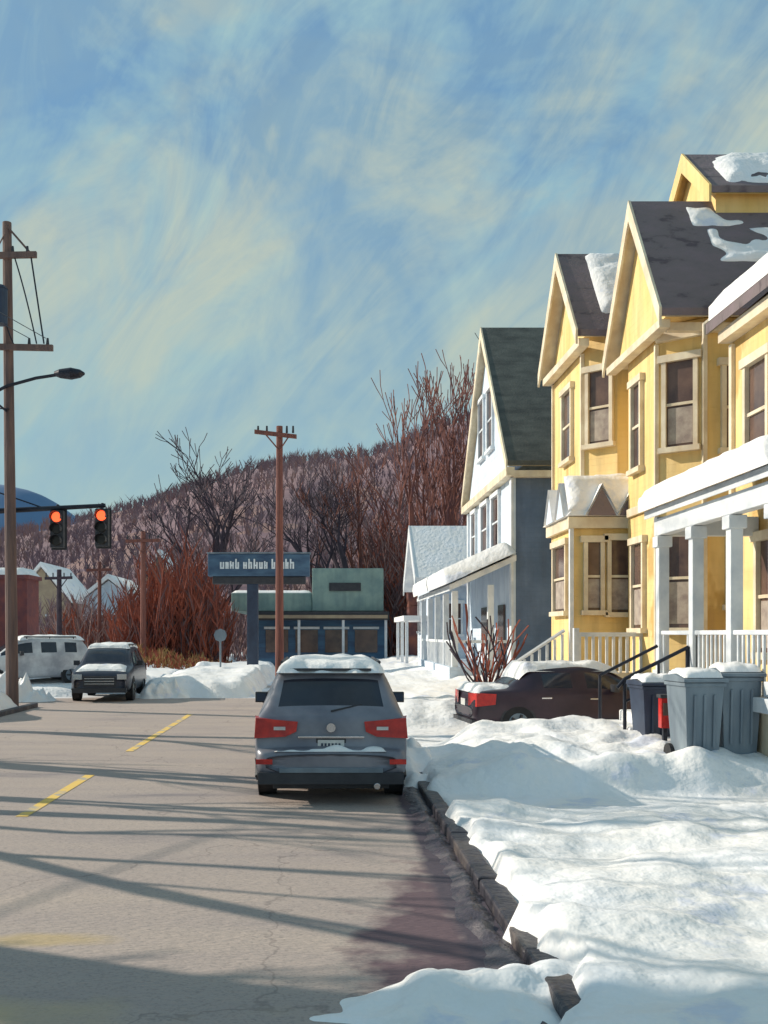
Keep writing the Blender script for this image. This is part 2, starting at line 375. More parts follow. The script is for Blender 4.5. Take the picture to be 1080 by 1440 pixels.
# ---------------------------------------------------------------- windows helper
def window(b,c,u,w,h,trim='cream',rail=True,cur=False,arch=False):
    u=Vector(u).normalized(); n=u.cross(Vector((0,0,1))); c=Vector(c)
    if n.x>0 and abs(n.x)>.5: n=-n
    if abs(n.x)<=.5 and n.y>0: n=-n
    z=Vector((0,0,1))
    b.obox(c+n*.008,u,w,.016+.0,h,'glass')
    if cur: b.obox(c+n*.022-z*h*.25,u,w*.9,.012,h*.42,'curtain')
    b.obox(c+n*.05-u*(w/2+.05),u,.10,.10,h,trim); b.obox(c+n*.05+u*(w/2+.05),u,.10,.10,h,trim)
    b.obox(c+n*.065+z*(h/2+.08),u,w+.36,.13,.16,trim)
    b.obox(c+n*.08-z*(h/2+.06),u,w+.32,.16,.12,trim)
    if rail: b.obox(c+n*.035,u,w,.05,.06,trim)
def gable_roof(parent,x0,x1,yc,hw,ze,zr,m='shingle',th=.16,name='roof',trim='cream'):
    b=MB()
    for sgn in(-1,1):
        b.prismx([(yc,zr),(yc+sgn*hw,ze),(yc+sgn*hw,ze+th),(yc,zr+th)] if sgn>0 else [(yc,zr),(yc,zr+th),(yc+sgn*hw,ze+th),(yc+sgn*hw,ze)],x0,x1,m)
        p=[(yc,zr-.03),(yc+sgn*hw*.99,ze-.02),(yc+sgn*hw*.99,ze-.003),(yc,zr-.003)]
        b.prismx(p if sgn<0 else p[::-1],x0+.01,x1,trim)
    b.done(name,parent)
    t=MB()
    for sgn in(-1,1):
        o=.02
        p=[(yc,zr+th+.02),(yc+sgn*(hw+o),ze+th+.02),(yc+sgn*(hw+o),ze-.22),(yc,zr-.30)]
        if sgn<0: p=p[::-1]
        t.prismx(p,x0-.06,x0-.003,trim)
    t.done(name+'_rake_trim',parent)

# ---------------------------------------------------------------- yellow house A
h=empty('yellow_house')
b=MB(); b.prism([(7.5,22.35),(8.3,21.7),(17,21.7),(17,25.35),(8.2,25.35),(7.5,24.5)],0,8.95,'yellow')
b.prismx([(21.7,8.97),(25.1,8.97),(23.4,11.85)],7.45,16.9,'yellow')
b.prismx([(23.1,11.2),(26.0,11.2),(26.0,12.4),(24.6,13.6),(23.1,12.4)],9.1,16,'yellow')
b.done('walls',h)
gable_roof(h,7.2,17,23.35,2.15,8.85,12.05)
gable_roof(h,8.9,16.5,24.6,1.75,12.2,13.75,name='dormer_roof',trim='yellow')
b=MB()
b.box(7.2,7.44,21.35,25.35,8.64,8.82,'cream')
b.box(7.44,17,21.5,21.69,8.62,8.80,'cream')
b.obox((7.87,22.0,8.67),(.8,-.65,0),1.05,.16,.2,'cream')
b.obox((7.40,23.4,.9),(0,1,0),2.1,.12,.25,'cream')
b.obox((7.47,22.35,5),(0,1,0),.09,.09,7.1,'cream')
b.obox((8.3,21.69,5),(0,1,0),.1,.1,7.1,'cream')
b.box(7.42,7.49,22.5,24.4,4.9,5.1,'cream')
b.done('trim',h,bevel=.01)
b=MB()
window(b,(7.5,23.7,7.0),(0,1,0),.62,2.0); 
window(b,(7.90,22.025,7.15),(.8,-.65,0),.60,1.9,cur=True)
window(b,(7.5,23.6,3.2),(0,1,0),.75,2.0,cur=True)
window(b,(7.90,22.025,3.3),(.8,-.65,0),.55,2.2,cur=True)
window(b,(9.1,21.7,7.0),(1,0,0),.7,1.8)
window(b,(9.2,21.7,3.6),(1,0,0),.7,1.8)
b.done('windows',h)
def rp(yc,hw,ze,zr,th,x,f):
    return (x,yc-hw*(1-f),ze+th+(zr-ze)*f+.01)
sl=(0,2.15,3.2)
snowpatch('roof_snow',h,rp(23.35,2.15,8.85,12.05,.16,8.7,.40),(1,0,0),sl,1.7,1.3,.10,.12,21)
snowpatch('roof_snow',h,rp(23.35,2.15,8.85,12.05,.16,8.4,.74),(1,0,0),sl,1.6,.8,.08,.05,13)
snowpatch('roof_snow',h,rp(23.35,2.15,8.85,12.05,.16,9.6,.02),(1,0,0),sl,4,1.7,.12,.25,5)
snowpatch('roof_snow_upper',h,rp(24.6,1.75,12.2,13.75,.16,9.3,.05),(1,0,0),(0,1.75,1.55),5,2.0,.16,.22,8)

# yellow house B
h=empty('yellow_house')
b=MB(); b.prism([(6.9,26.45),(7.6,25.75),(17,25.75),(17,29.85),(6.9,29.85)],0,9.95,'yellow')
b.prismx([(26.0,9.9),(29.8,9.9),(27.9,12.35)],6.88,16.9,'yellow')
b.done('walls',h)
gable_roof(h,6.55,17,27.9,2.25,9.75,12.55,trim='cream')
b=MB(); b.box(6.6,6.87,25.75,30.0,9.52,9.72,'cream'); b.box(6.86,6.9-.003,26.5,29.85,5.6,5.8,'cream')
b.obox((6.87,26.45,5.2),(0,1,0),.1,.1,8.6,'cream'); b.obox((6.88,29.8,5.2),(0,1,0),.1,.1,8.6,'cream'); b.done('trim',h,bevel=.01)
b=MB(); window(b,(6.9,28.0,7.9),(0,1,0),.95,1.9); window(b,(7.25,26.1,8.0),(.7,-.7,0),.60,1.9,cur=True)
b.done('windows',h)
snowpatch('roof_snow',h,rp(27.9,2.25,9.75,12.55,.16,7.25,.18),(1,0,0),(0,2.25,2.8),6,2.9,.16,.42,5,34)
b=MB(); b.box(6.25,8.1,24.9,27.3,0,5.0,'yellow'); b.done('bay_walls',h)
b=MB()
vs=[(6.05,24.7,5.0),(8.2,24.7,5.0),(8.2,27.5,5.0),(6.05,27.5,5.0),(6.9,25.2,5.95),(8.2,25.2,5.95),(8.2,27.0,5.95),(6.9,27.0,5.95)]
b.add(vs,[(0,1,5,4),(0,4,7,3),(3,7,6,2),(4,5,6,7),(0,3,2,1),(1,2,6,5)],'snow')
for yy in(25.35,26.55):
    b.add([(5.98,yy-.5,5.0),(5.98,yy+.5,5.0),(5.98,yy,5.9),(7.2,yy-.5,5.0),(7.2,yy+.5,5.0),(7.2,yy,5.9)],[(0,2,5,3),(1,4,5,2)],'snow')
    b.add([(6.02,yy-.42,5.0),(6.02,yy+.42,5.0),(6.02,yy,5.75)],[(0,1,2)],'whiteside')
for xx in(6.9,7.7):
    b.add([(xx-.42,24.64,5.0),(xx+.42,24.64,5.0),(xx,24.64,5.8),(xx-.42,25.7,5.0),(xx+.42,25.7,5.0),(xx,25.7,5.8)],[(0,2,5,3),(1,4,5,2)],'snow')
    b.add([(xx-.36,24.67,5.0),(xx+.36,24.67,5.0),(xx,24.67,5.68)],[(0,1,2)],'shingle')
b.done('bay_roof',h)
snowpatch('bay_snow',h,(6.1,24.75,5.12),(1,0,0),(0,.5,.95),2.1,1.1,.14,.35,6)
snowpatch('bay_snow_top',h,(6.7,25.1,5.97),(1,0,0),(0,1,0),1.6,2.1,.16,.8,6)
b=MB(); b.box(6.1,8.1,24.78,24.897,4.7,4.98,'cream'); b.box(6.12,6.247,24.9,27.4,4.7,4.98,'cream')
b.box(6.15,6.247,24.85,24.98,1.2,4.7,'white'); b.done('bay_trim',h)
b=MB(); window(b,(6.25,26.1,3.5),(0,1,0),1.3,1.7,cur=True); window(b,(6.75,24.9,3.5),(1,0,0),.32,1.7,cur=True); window(b,(7.4,24.9,3.5),(1,0,0),.45,1.8,cur=True)
b.done('bay_windows',h)
b=MB(); b.box(5.9,8.0,23.4,24.7,.3,1.15,'cream')
for i in range(13):
    x=6.0+i*.16; b.box(x,x+.06,23.42,23.47,1.15,2.0,'white')
b.box(5.9,8.0,23.39,23.5,2.0,2.1,'white'); b.box(5.88,6.0,23.36,23.5,.3,2.2,'white')
for i in range(9):
    x=6.0-i*.19; z=2.05-i*.125
    b.box(x-.03,x+.03,25.0,25.05,z-.95,z,'white')
b.tube((6.05,25.02,2.15),(4.35,25.02,1.03),.05,.05,'white',6); b.tube((6.05,25.02,1.35),(4.35,25.02,.25),.04,.04,'white',6)
for i in range(6): b.box(5.9-.3*(i+1),5.9-.3*i,23.8,24.9,.1,1.15-.17*(i+1),'white')
b.done('porch_stairs',h)

# yellow house nearest (eave towards the street)
h=empty('yellow_house')
b=MB(); b.box(7.5,17,12.2,18.25,0,7.8,'yellow'); b.prismy([(7.52,7.81),(16.9,7.81),(12.2,11.8)],12.4,18.2,'yellow'); b.done('walls',h)
b=MB(); b.prismy([(7.1,7.62),(12.2,11.85),(17.3,7.62),(17.3,7.82),(12.2,12.07),(7.1,7.82)],12.0,18.5,'shingle'); b.done('roof',h)
b=MB(); b.box(7.25,7.497,12.2,18.3,7.4,7.60,'cream'); b.prismy([(7.06,7.55),(12.2,11.8),(12.2,12.1),(7.06,7.85)],18.503,18.56,'cream'); b.obox((7.47,18.2,4),(0,1,0),.12,.08,6.7,'cream'); b.done('trim',h)
b=MB(); window(b,(7.5,17.1,5.9),(0,1,0),.8,1.7); window(b,(7.5,16.6,2.7),(0,1,0),.9,1.9,cur=True); window(b,(7.5,14.9,2.5),(0,1,0),1.0,2.2)
b.done('windows',h)
snowpatch('roof_snow',h,(7.06,12.0,7.86),(0,1,0),(5.1,0,4.25),6.5,6.4,.20,1.0,12,40)
b=MB()
b.add([(5.6,12.5,4.05),(5.6,17.4,4.05),(7.49,17.4,4.75),(7.49,12.5,4.75),(5.6,12.5,4.20),(5.6,17.4,4.20),(7.49,17.4,4.90),(7.49,12.5,4.90)],
      [(0,1,2,3),(4,7,6,5),(0,4,5,1),(1,5,6,2),(0,3,7,4)],'white')
b.box(5.72,7.48,17.1,17.24,3.75,4.08,'white'); b.box(5.72,5.90,12.6,17.1,3.75,4.04,'white')
for y in(17.1,15.55,14.1,12.75):
    b.box(5.73,5.91,y-.09,y+.09,1.25,3.75,'white'); b.box(5.69,5.95,y-.13,y+.13,3.55,3.74,'white'); b.box(5.69,5.95,y-.13,y+.13,1.25,1.45,'white')
b.box(5.6,7.49,12.5,17.3,1.05,1.24,'white'); b.box(5.75,7.49,12.6,17.2,.1,1.04,'cream')
b.box(5.76,5.82,12.8,17.0,2.05,2.12,'white')
for i in range(26):
    y=12.9+i*.16
    if abs(y-16.3)>.45: b.box(5.77,5.81,y,y+.05,1.24,2.05,'white')
b.done('porch',h,bevel=.012)
snowpatch('porch_snow',h,(5.48,12.4,4.22),(0,1,0),(1.89,0,.70),5.1,2.1,.30,1.2,2,44)
b=MB()
for i in range(5): b.box(5.6-.28*(i+1),5.6-.28*i,15.5,17.0,.1,1.05-.17*(i+.6),'snow')
b.done('steps',h,bevel=.03)
r=empty('stair_handrail')
b=MB()
b.tube((5.72,15.6,1.86),(4.72,15.6,1.36),.03,.03,'metal',8); b.tube((5.72,15.6,1.5),(4.72,15.6,1.0),.02,.02,'metal',8)
b.tube((4.72,15.6,.3),(4.72,15.6,1.37),.03,.03,'metal',8); b.tube((5.25,15.6,.7),(5.25,15.6,1.62),.022,.022,'metal',8)
b.tube((5.70,15.6,.9),(5.70,15.6,1.87),.03,.03,'metal',8); b.tube((4.72,15.6,1.36),(4.6,15.6,1.22),.028,.028,'metal',8)
b.tube((4.72,17.0,.3),(4.72,17.0,1.37),.03,.03,'metal',8); b.tube((5.7,17.0,1.86),(4.72,17.0,1.36),.028,.028,'metal',8)
b.done('rails',r)

# ---------------------------------------------------------------- blue house
h=empty('blue_house')
b=MB(); b.box(6.52,16,33.8,44.2,0,7.6,'shadeside'); b.done('walls',h)
b=MB(); b.box(6.44,6.515,33.75,44.2,0,7.6,'whiteside'); b.prismx([(34.0,7.9),(44.0,7.9),(39,13.7)],6.44,6.9,'whiteside'); b.done('front_wall',h)
gable_roof(h,6.2,16,39,5.45,7.75,13.9,m='shingled',name='roof',trim='cream')
b=MB(); b.box(6.15,6.43,33.5,44.5,7.4,7.68,'cream'); b.box(6.43,16,33.5,33.79,7.35,7.57,'cream')
b.box(6.36,6.437,33.74,34.1,.5,7.35,'white'); b.box(6.36,6.437,43.9,44.2,.5,7.35,'white'); b.box(6.30,6.437,33.9,44.1,4.7,4.9,'cream'); b.done('trim',h)
b=MB()
for y in(38.2,40.3): window(b,(6.44,y,10.3),(0,1,0),1.1,2.3,'white')
for y in(37.0,39.5): window(b,(6.44,y,6.2),(0,1,0),1.4,1.9,'white')
window(b,(6.44,42.3,6.2),(0,1,0),1.0,1.9,'white')
b.done('windows',h)
b=MB()
b.add([(4.2,33.2,3.5),(4.2,44,3.5),(6.43,44,4.5),(6.43,33.2,4.5),(4.2,33.2,3.7),(4.2,44,3.7),(6.43,44,4.7),(6.43,33.2,4.7)],
      [(0,1,2,3),(4,7,6,5),(0,4,5,1),(1,5,6,2),(0,3,7,4)],'white')
for y in(33.4,35.8,38.4,41,43.8): b.box(4.3,4.5,y-.1,y+.1,.9,3.5,'white')
for y in(33.4,): b.box(5.5,5.7,y-.1,y+.1,.9,3.7,'white')
b.box(4.2,6.43,33.2,44,.3,.95,'whiteside'); b.box(4.32,4.4,33.5,43.8,1.75,1.85,'white'); b.box(4.5,6.43,33.36,33.42,1.75,1.85,'white')
for i in range(50): b.box(4.34,4.38,33.6+i*.2,33.66+i*.2,.95,1.75,'white')
b.box(6.35,6.42,35.2,36.3,.95,3.1,'glass'); b.box(6.33,6.42,38.5,40.0,1.6,3.1,'glass')
b.done('porch',h)
snowpatch('porch_snow',h,(3.95,33.0,3.72),(0,1,0),(2.23,0,1.0),11.2,2.7,.45,1.2,4,40)

h=empty('white_house')
b=MB(); b.box(5.2,12,49,55,0,4.6,'whiteside'); b.prismx([(49.1,4.61),(54.9,4.61),(52,7.0)],5.22,11.9,'whiteside'); b.done('walls',h)
gable_roof(h,4.5,12.2,52,3.6,4.4,7.3,m='snow',th=.4,trim='white')
b=MB(); window(b,(5.2,51,3),(0,1,0),1,1.6,'white'); window(b,(5.2,53.4,3),(0,1,0),1,1.6,'white'); window(b,(6.3,49,2.8),(1,0,0),.9,1.5,'white'); b.done('windows',h)
b=MB(); b.box(3.9,5.15,48.5,55,2.7,2.95,'snow')
for y in(48.7,51.5,54.5): b.box(4.0,4.15,y,y+.15,.3,2.7,'white')
b.done('porch',h)

# ---------------------------------------------------------------- store, far houses, left brick
h=empty('commercial_building')
b=MB(); b.box(-4.2,3.9,62,74,0,2.9,'bluewall'); b.done('walls',h)
b=MB(); b.box(-5.7,-.7,61.6,72,3.45,4.6,'green'); b.box(-.7,3.7,61.4,72,3.45,6.1,'green'); b.done('fascia',h,bevel=.05)
b=MB(); b.box(-4.6,4.0,60.6,62,2.9,3.42,'plastic'); b.box(.35,2.3,61.3,61.39,4.7,5.2,'plastic'); b.box(-4.4,3.9,60.5,60.59,3.0,3.2,'tan'); 
for x in(-4.3,-1.5,1.2,3.8): b.box(x-.08,x+.08,60.7,60.86,0,2.9,'white')
b.done('canopy',h)
b=MB()
for i in range(4): b.box(-3.6+i*1.85,-2.2+i*1.85,61.93,61.99,.9,2.3,'glass'); b.box(-3.7+i*1.85,-2.1+i*1.85,61.9,61.98,2.35,2.5,'signtext')
b.done('windows',h)
snowpatch('roof_snow',h,(-5.7,61.6,4.62),(1,0,0),(0,1,0),5,8,.14,.5,3)

def smallhouse(x0,x1,y0,y1,ze,zr,wm):
    h=empty('small_house')
    b=MB(); b.box(x0,x1,y0,y1,0,ze,wm); 
    xc=(x0+x1)/2
    b.add([(x0,y0+.01,ze),(x1,y0+.01,ze),(xc,y0+.01,zr)],[(0,1,2)],wm); b.done('walls',h)
    b=MB(); 
    for s,xe in((-1,x0-.3),(1,x1+.3)):
        b.add([(xe,y0-.4,ze-.15),(xc,y0-.4,zr+.15),(xc,y1,zr+.15),(xe,y1,ze-.15),(xe,y0-.4,ze+.2),(xc,y0-.4,zr+.55),(xc,y1,zr+.55),(xe,y1,ze+.2)],
          [(0,1,2,3),(4,5,6,7),(0,1,5,4),(0,3,7,4)],'snow')
    b.done('roof',h)
    b=MB()
    for k in(.3,.7): window(b,(x0+(x1-x0)*k,y0,ze*.6),(1,0,0),.9,1.3,'white')
    b.done('windows',h)
smallhouse(-20.5,-16.2,85,95,5.0,6.6,'whiteside')
smallhouse(-15.6,-13.4,88,96,7.0,9.0,'tan')
smallhouse(-28,-23,90,100,5,8,'tan')

h=empty('brick_building')
b=MB(); b.box(-22,-11.5,38.6,40.2,0,4.2,'brick'); b.done('walls',h)
b=MB(); b.box(-22.1,-11.4,38.5,40.3,4.2,4.35,'brick'); b.done('cornice',h)
b=MB(); window(b,(-13.2,38.6,2.3),(1,0,0),.7,1.4,'brick'); b.done('windows',h)
snowpatch('roof_snow',h,(-22,38.5,4.38),(1,0,0),(0,1,0),10.6,1.8,.25,1,3,40)

# ---------------------------------------------------------------- utility poles
def wire(b,p,q,sag,m='metal',r=.012,n=10):
    p=Vector(p);q=Vector(q);pr=p
    for i in range(1,n+1):
        t=i/n; c=p.lerp(q,t)-Vector((0,0,sag*4*t*(1-t))); b.tube(pr,c,r,r,m,3,False); pr=c
X,Y=-8.5,27.2
h=empty('utility_pole')
b=MB(); b.tube((X,Y,0),(X-.15,Y,13.3),.17,.12,'pole',12)
b.obox((X-.25,Y-.14,12.35),(1,0,.02),1.9,.11,.16,'pole'); b.obox((X,Y-.16,9.85),(1,0,-.02),2.3,.11,.16,'pole')
b.tube((X-.9,Y-.1,11.6),(X-.1,Y-.1,13.1),.02,.02,'pole',5); b.tube((X+.55,Y-.14,12.4),(X-.15,Y-.1,13.2),.03,.03,'pole',5)
b.done('pole',h)
b=MB()
for dx in(-1,-.6,.2,.6): b.tube((X-.15+dx,Y-.14,12.4),(X-.15+dx,Y-.14,12.6),.05,.03,'plastic',8)
for dx in(-1,-.5,.5,1): b.tube((X+dx,Y-.14,9.9),(X+dx,Y-.14,10.1),.05,.03,'plastic',8)
b.done('insulators',h)
b=MB(); b.tube((X-.22,Y-.38,10.4),(X-.22,Y-.38,11.35),.2,.2,'bindark',14); b.tube((X-.22,Y-.38,11.35),(X-.22,Y-.38,11.45),.22,.12,'bindark',14); b.box(X-.27,X-.17,Y-.2,Y-.05,10.8,11,'plastic'); b.done('transformer',h)
b=MB()
wire(b,(X+.55,Y-.14,12.3),(X+.9,Y-.14,9.95),0,r=.025); wire(b,(X+.1,Y-.14,12.3),(X+.7,Y-.14,9.95),-.12,r=.022); wire(b,(X-.3,Y-.3,11.4),(X+.1,Y-.14,9.9),.2,r=.02)
for dx,z in((-1,12.6),(-.6,12.6),(.5,10.1),(.95,10.1)): wire(b,(X+dx,Y-.14,z),(X+dx-2.5,Y-34,z-.4),.8)
wire(b,(X,Y,8.2),(-16,Y-20,6.5),.6,r=.02)
b.done('wires',h)
h=empty('street_lamp')
b=MB(); p=[(X-.6,Y-.2,8.52),(X-.1,Y-.2,8.78),(X+.7,Y-.2,9.0),(X+1.35,Y-.2,9.1)]
for a,c in zip(p,p[1:]): b.tube(a,c,.045,.045,'metal',8)
b.tube((X-.6,Y-.2,8.52),(X-.1,Y-.15,8.1),.03,.03,'metal',8); b.done('arm',h)
b=MB()
ring=[(1.20,.06,.06),(1.35,.15,.12),(1.65,.20,.16),(1.9,.14,.11),(2.02,.03,.03)]
for (a,w,t),(c,w2,t2) in zip(ring,ring[1:]):
    n=10; vs=[(X+q,Y-.2+math.cos(k*2*math.pi/n)*ww,9.12+math.sin(k*2*math.pi/n)*tt) for q,ww,tt in((a,w,t),(c,w2,t2)) for k in range(n)]
    b.add(vs,[(i,(i+1)%n,n+(i+1)%n,n+i) for i in range(n)],'metal')
b.done('lamp_head',h,smooth=True)

h=empty('utility_pole')
b=MB(); X,Y=-1.77,40
b.tube((X,Y,0),(X,Y,10.4),.18,.13,'polered',12); b.obox((X-.15,Y-.16,10.05),(1,0,-.12),1.7,.12,.16,'polered'); b.tube((X-.6,Y-.15,10.1),(X,Y-.12,9.4),.03,.03,'polered',5); b.tube((X+.4,Y-.15,10.0),(X,Y-.12,9.4),.03,.03,'polered',5)
for dx in(-.85,-.5,.3,.55): b.tube((X+dx,Y-.16,10.1),(X+dx,Y-.16,10.38),.05,.04,'plastic',6)
b.done('pole',h)
def smallpole(X,Y,H,r,arm,m='polered'):
    h=empty('utility_pole'); b=MB(); b.tube((X,Y,0),(X,Y,H),r,r*.75,m,8)
    b.obox((X,Y-.15,H-.5),(1,0,.03),arm,.1,.16,m)
    b.tube((X-arm*.35,Y-.15,H-.45),(X,Y-.1,H-1.2),.03,.03,m,5); b.tube((X+arm*.35,Y-.15,H-.45),(X,Y-.1,H-1.2),.03,.03,m,5)
    for k in(-.45,-.2,.2,.45): b.tube((X+arm*k,Y-.15,H-.45),(X+arm*k,Y-.15,H-.2),.04,.04,'plastic',6)
    b.done('pole',h)
smallpole(-9.6,53,7.5,.17,1.8); smallpole(-13.5,60,6.4,.14,1.5); smallpole(-15.4,58,5.8,.18,1.6,'bark')

# traffic signal
h=empty('traffic_signal'); X,Y=-9.35,27.6
b=MB(); b.tube((X,Y,0),(X,Y,6.2),.14,.1,'metal',12); b.tube((X,Y,0),(X,Y,.4),.22,.2,'metal',12); b.tube((X,Y,5.45),(X+3.3,Y,5.62),.08,.06,'metal',10); b.tube((X,Y,6.1),(X+1.6,Y,5.55),.02,.02,'metal',5); b.done('mast_arm',h)
for k,dx in enumerate((1.98,3.22)):
    cx=X+dx; z0=4.45+.04*k
    b=MB(); b.box(cx-.18,cx+.18,Y-.12,Y+.14,z0,z0+1.02,'plastic'); b.box(cx-.22,cx+.22,Y+.145,Y+.16,z0-.05,z0+1.07,'plastic'); b.tube((cx,Y,z0+1.02),(cx,Y,z0+1.2),.04,.04,'metal',8); b.done('signal_head_%d'%(k+1),h,bevel=.02)
    b=MB()
    for j,mm in enumerate(('lensdark','lensdark','sigred')):
        z=z0+.18+j*.33
        b.tube((cx,Y-.155,z),(cx,Y-.121,z),.125,.14,mm,20)
        n=14
        for a in range(n):
            t0=math.pi*(a/n)*1.3-.45; t1=math.pi*((a+1)/n)*1.3-.45
            b.add([(cx+.155*math.cos(t0),Y-.121,z+.155*math.sin(t0)),(cx+.155*math.cos(t1),Y-.121,z+.155*math.sin(t1)),(cx+.15*math.cos(t1),Y-.34,z+.15*math.sin(t1)),(cx+.15*math.cos(t0),Y-.34,z+.15*math.sin(t0))],[(0,1,2,3)],'plastic')
    b.done('lenses_%d'%(k+1),h)

h=empty('shop_sign')
b=MB(); b.box(-5.2,-.62,44.7,45.3,4.65,5.65,'signblue'); b.box(-5.0,-.8,44.8,45.2,4.3,4.645,'plastic'); b.box(-5.25,-.57,44.66,45.34,5.655,5.72,'bin'); b.done('panel',h,bevel=.06)
b=MB(); rnd=random.Random(2); x=-4.65
for wd in(4,5,5):
    for k in range(wd):
        w=rnd.uniform(.12,.2); hh=rnd.choice((.30,.34,.44))
        b.obox((x+w*.2,44.665,4.98+hh/2),(1,0,0),.07,.05,hh,'signtext')
        b.obox((x+w*.8,44.665,4.98+.15),(1,0,0),.07,.05,.30,'signtext')
        b.obox((x+w*.5,44.662,4.98+rnd.choice((.03,.15,.27))),(1,0,0),w*.8,.05,.07,'signtext'); x+=w+.06
    x+=.13
b.done('lettering',h)
b=MB(); b.box(-3.45,-2.95,44.8,45.2,0,4.3,'bindark'); b.box(-3.7,-2.7,44.6,45.4,0,.5,'kerb'); b.done('post',h,bevel=.02)
h=empty('traffic_sign'); b=MB(); b.tube((-4.35,42,0),(-4.35,42,2.1),.04,.04,'bin',8); b.tube((-4.35,41.93,2.0),(-4.35,41.96,2.0),.28,.28,'bin',8); b.done('sign',h)

def shrub(x,y,z,seed):
    b=MB(); rnd=random.Random(seed)
    for i in range(17):
        a=rnd.uniform(0,6.28); t=rnd.uniform(.15,.9)
        branch(b,Vector((x+rnd.uniform(-.12,.12),y+rnd.uniform(-.12,.12),z)),Vector((math.cos(a)*t-.12,math.sin(a)*t,1)).normalized(),rnd.uniform(.7,1.1),.045,2,rnd,rnd.choice(['twigred','twigred','bark']),.6,.03,2)
    b.done('bare_shrub')
MINR=.02
shrub(3.85,23.2,.35,4)

# ---------------------------------------------------------------- vehicles
def loft(stations,paint,parent,name='body'):
    b=MB(); rings=[]
    for (y,zb,hw,bt,rf,hr,*_) in stations:
        half=[(0,zb),(.78*hw,zb),(hw*.97,zb+.06),(hw,zb+(bt-zb)*.35),(hw*.995,bt-.10*min(1,(bt-zb))),(hw*.955,bt),(hr+.02,rf-.07 if rf-bt>.2 else rf-.01),(hr-.07,rf),(hr*.5,rf+.012),(0,rf+.018)]
        rings.append([(x,y,z) for x,z in half]+[(-x,y,z) for x,z in half[-2:0:-1]])
    n=len(rings[0])
    for r in rings: b.v+=r
    pm=b.mi(paint); gm=b.mi('carglass')
    for i in range(len(rings)-1):
        k=stations[i][6]
        for j in range(n):
            a=i*n+j; c=i*n+(j+1)%n
            m=pm; jj=j if j<9 else n-1-j
            if k=='side' and jj==5: m=gm
            if k=='slope' and jj in(7,8): m=gm
            if k=='wind' and jj in(5,7,8): m=gm
            b.f.append((a,c,c+n,a+n)); b.m.append(m)
    b.f.append(tuple(range(n))); b.m.append(pm); L=(len(rings)-1)*n; b.f.append(tuple(L+j for j in range(n))[::-1]); b.m.append(pm)
    return b.done(name,parent,smooth=True,sub=2)
def wheels(parent,hw,ys,R,W=.22):
    for k,y in enumerate(ys):
        for s in(-1,1):
            x0=s*(hw-W+.005); x1=s*(hw+.012)
            b=MB(); b.tube((x0,y,R),(x1,y,R),R,R,'rubber',28); b.tube((x1,y,R),(x1+s*.012,y,R),R*.62,R*.58,'bin',20)
            for q in range(5):
                t=q*2*math.pi/5; b.tube((x1+s*.02,y,R),(x1+s*.02,y+math.cos(t)*R*.55,R+math.sin(t)*R*.55),.03,.03,'plastic',5)
            b.tube((x1-s*.014,y,R+.01),(x1-s*.006,y,R+.01),R*1.13,R*1.13,'plastic',28)
            b.done('wheel_%d_%s'%(k+1,'r' if s>0 else 'l'),parent,bevel=.015)
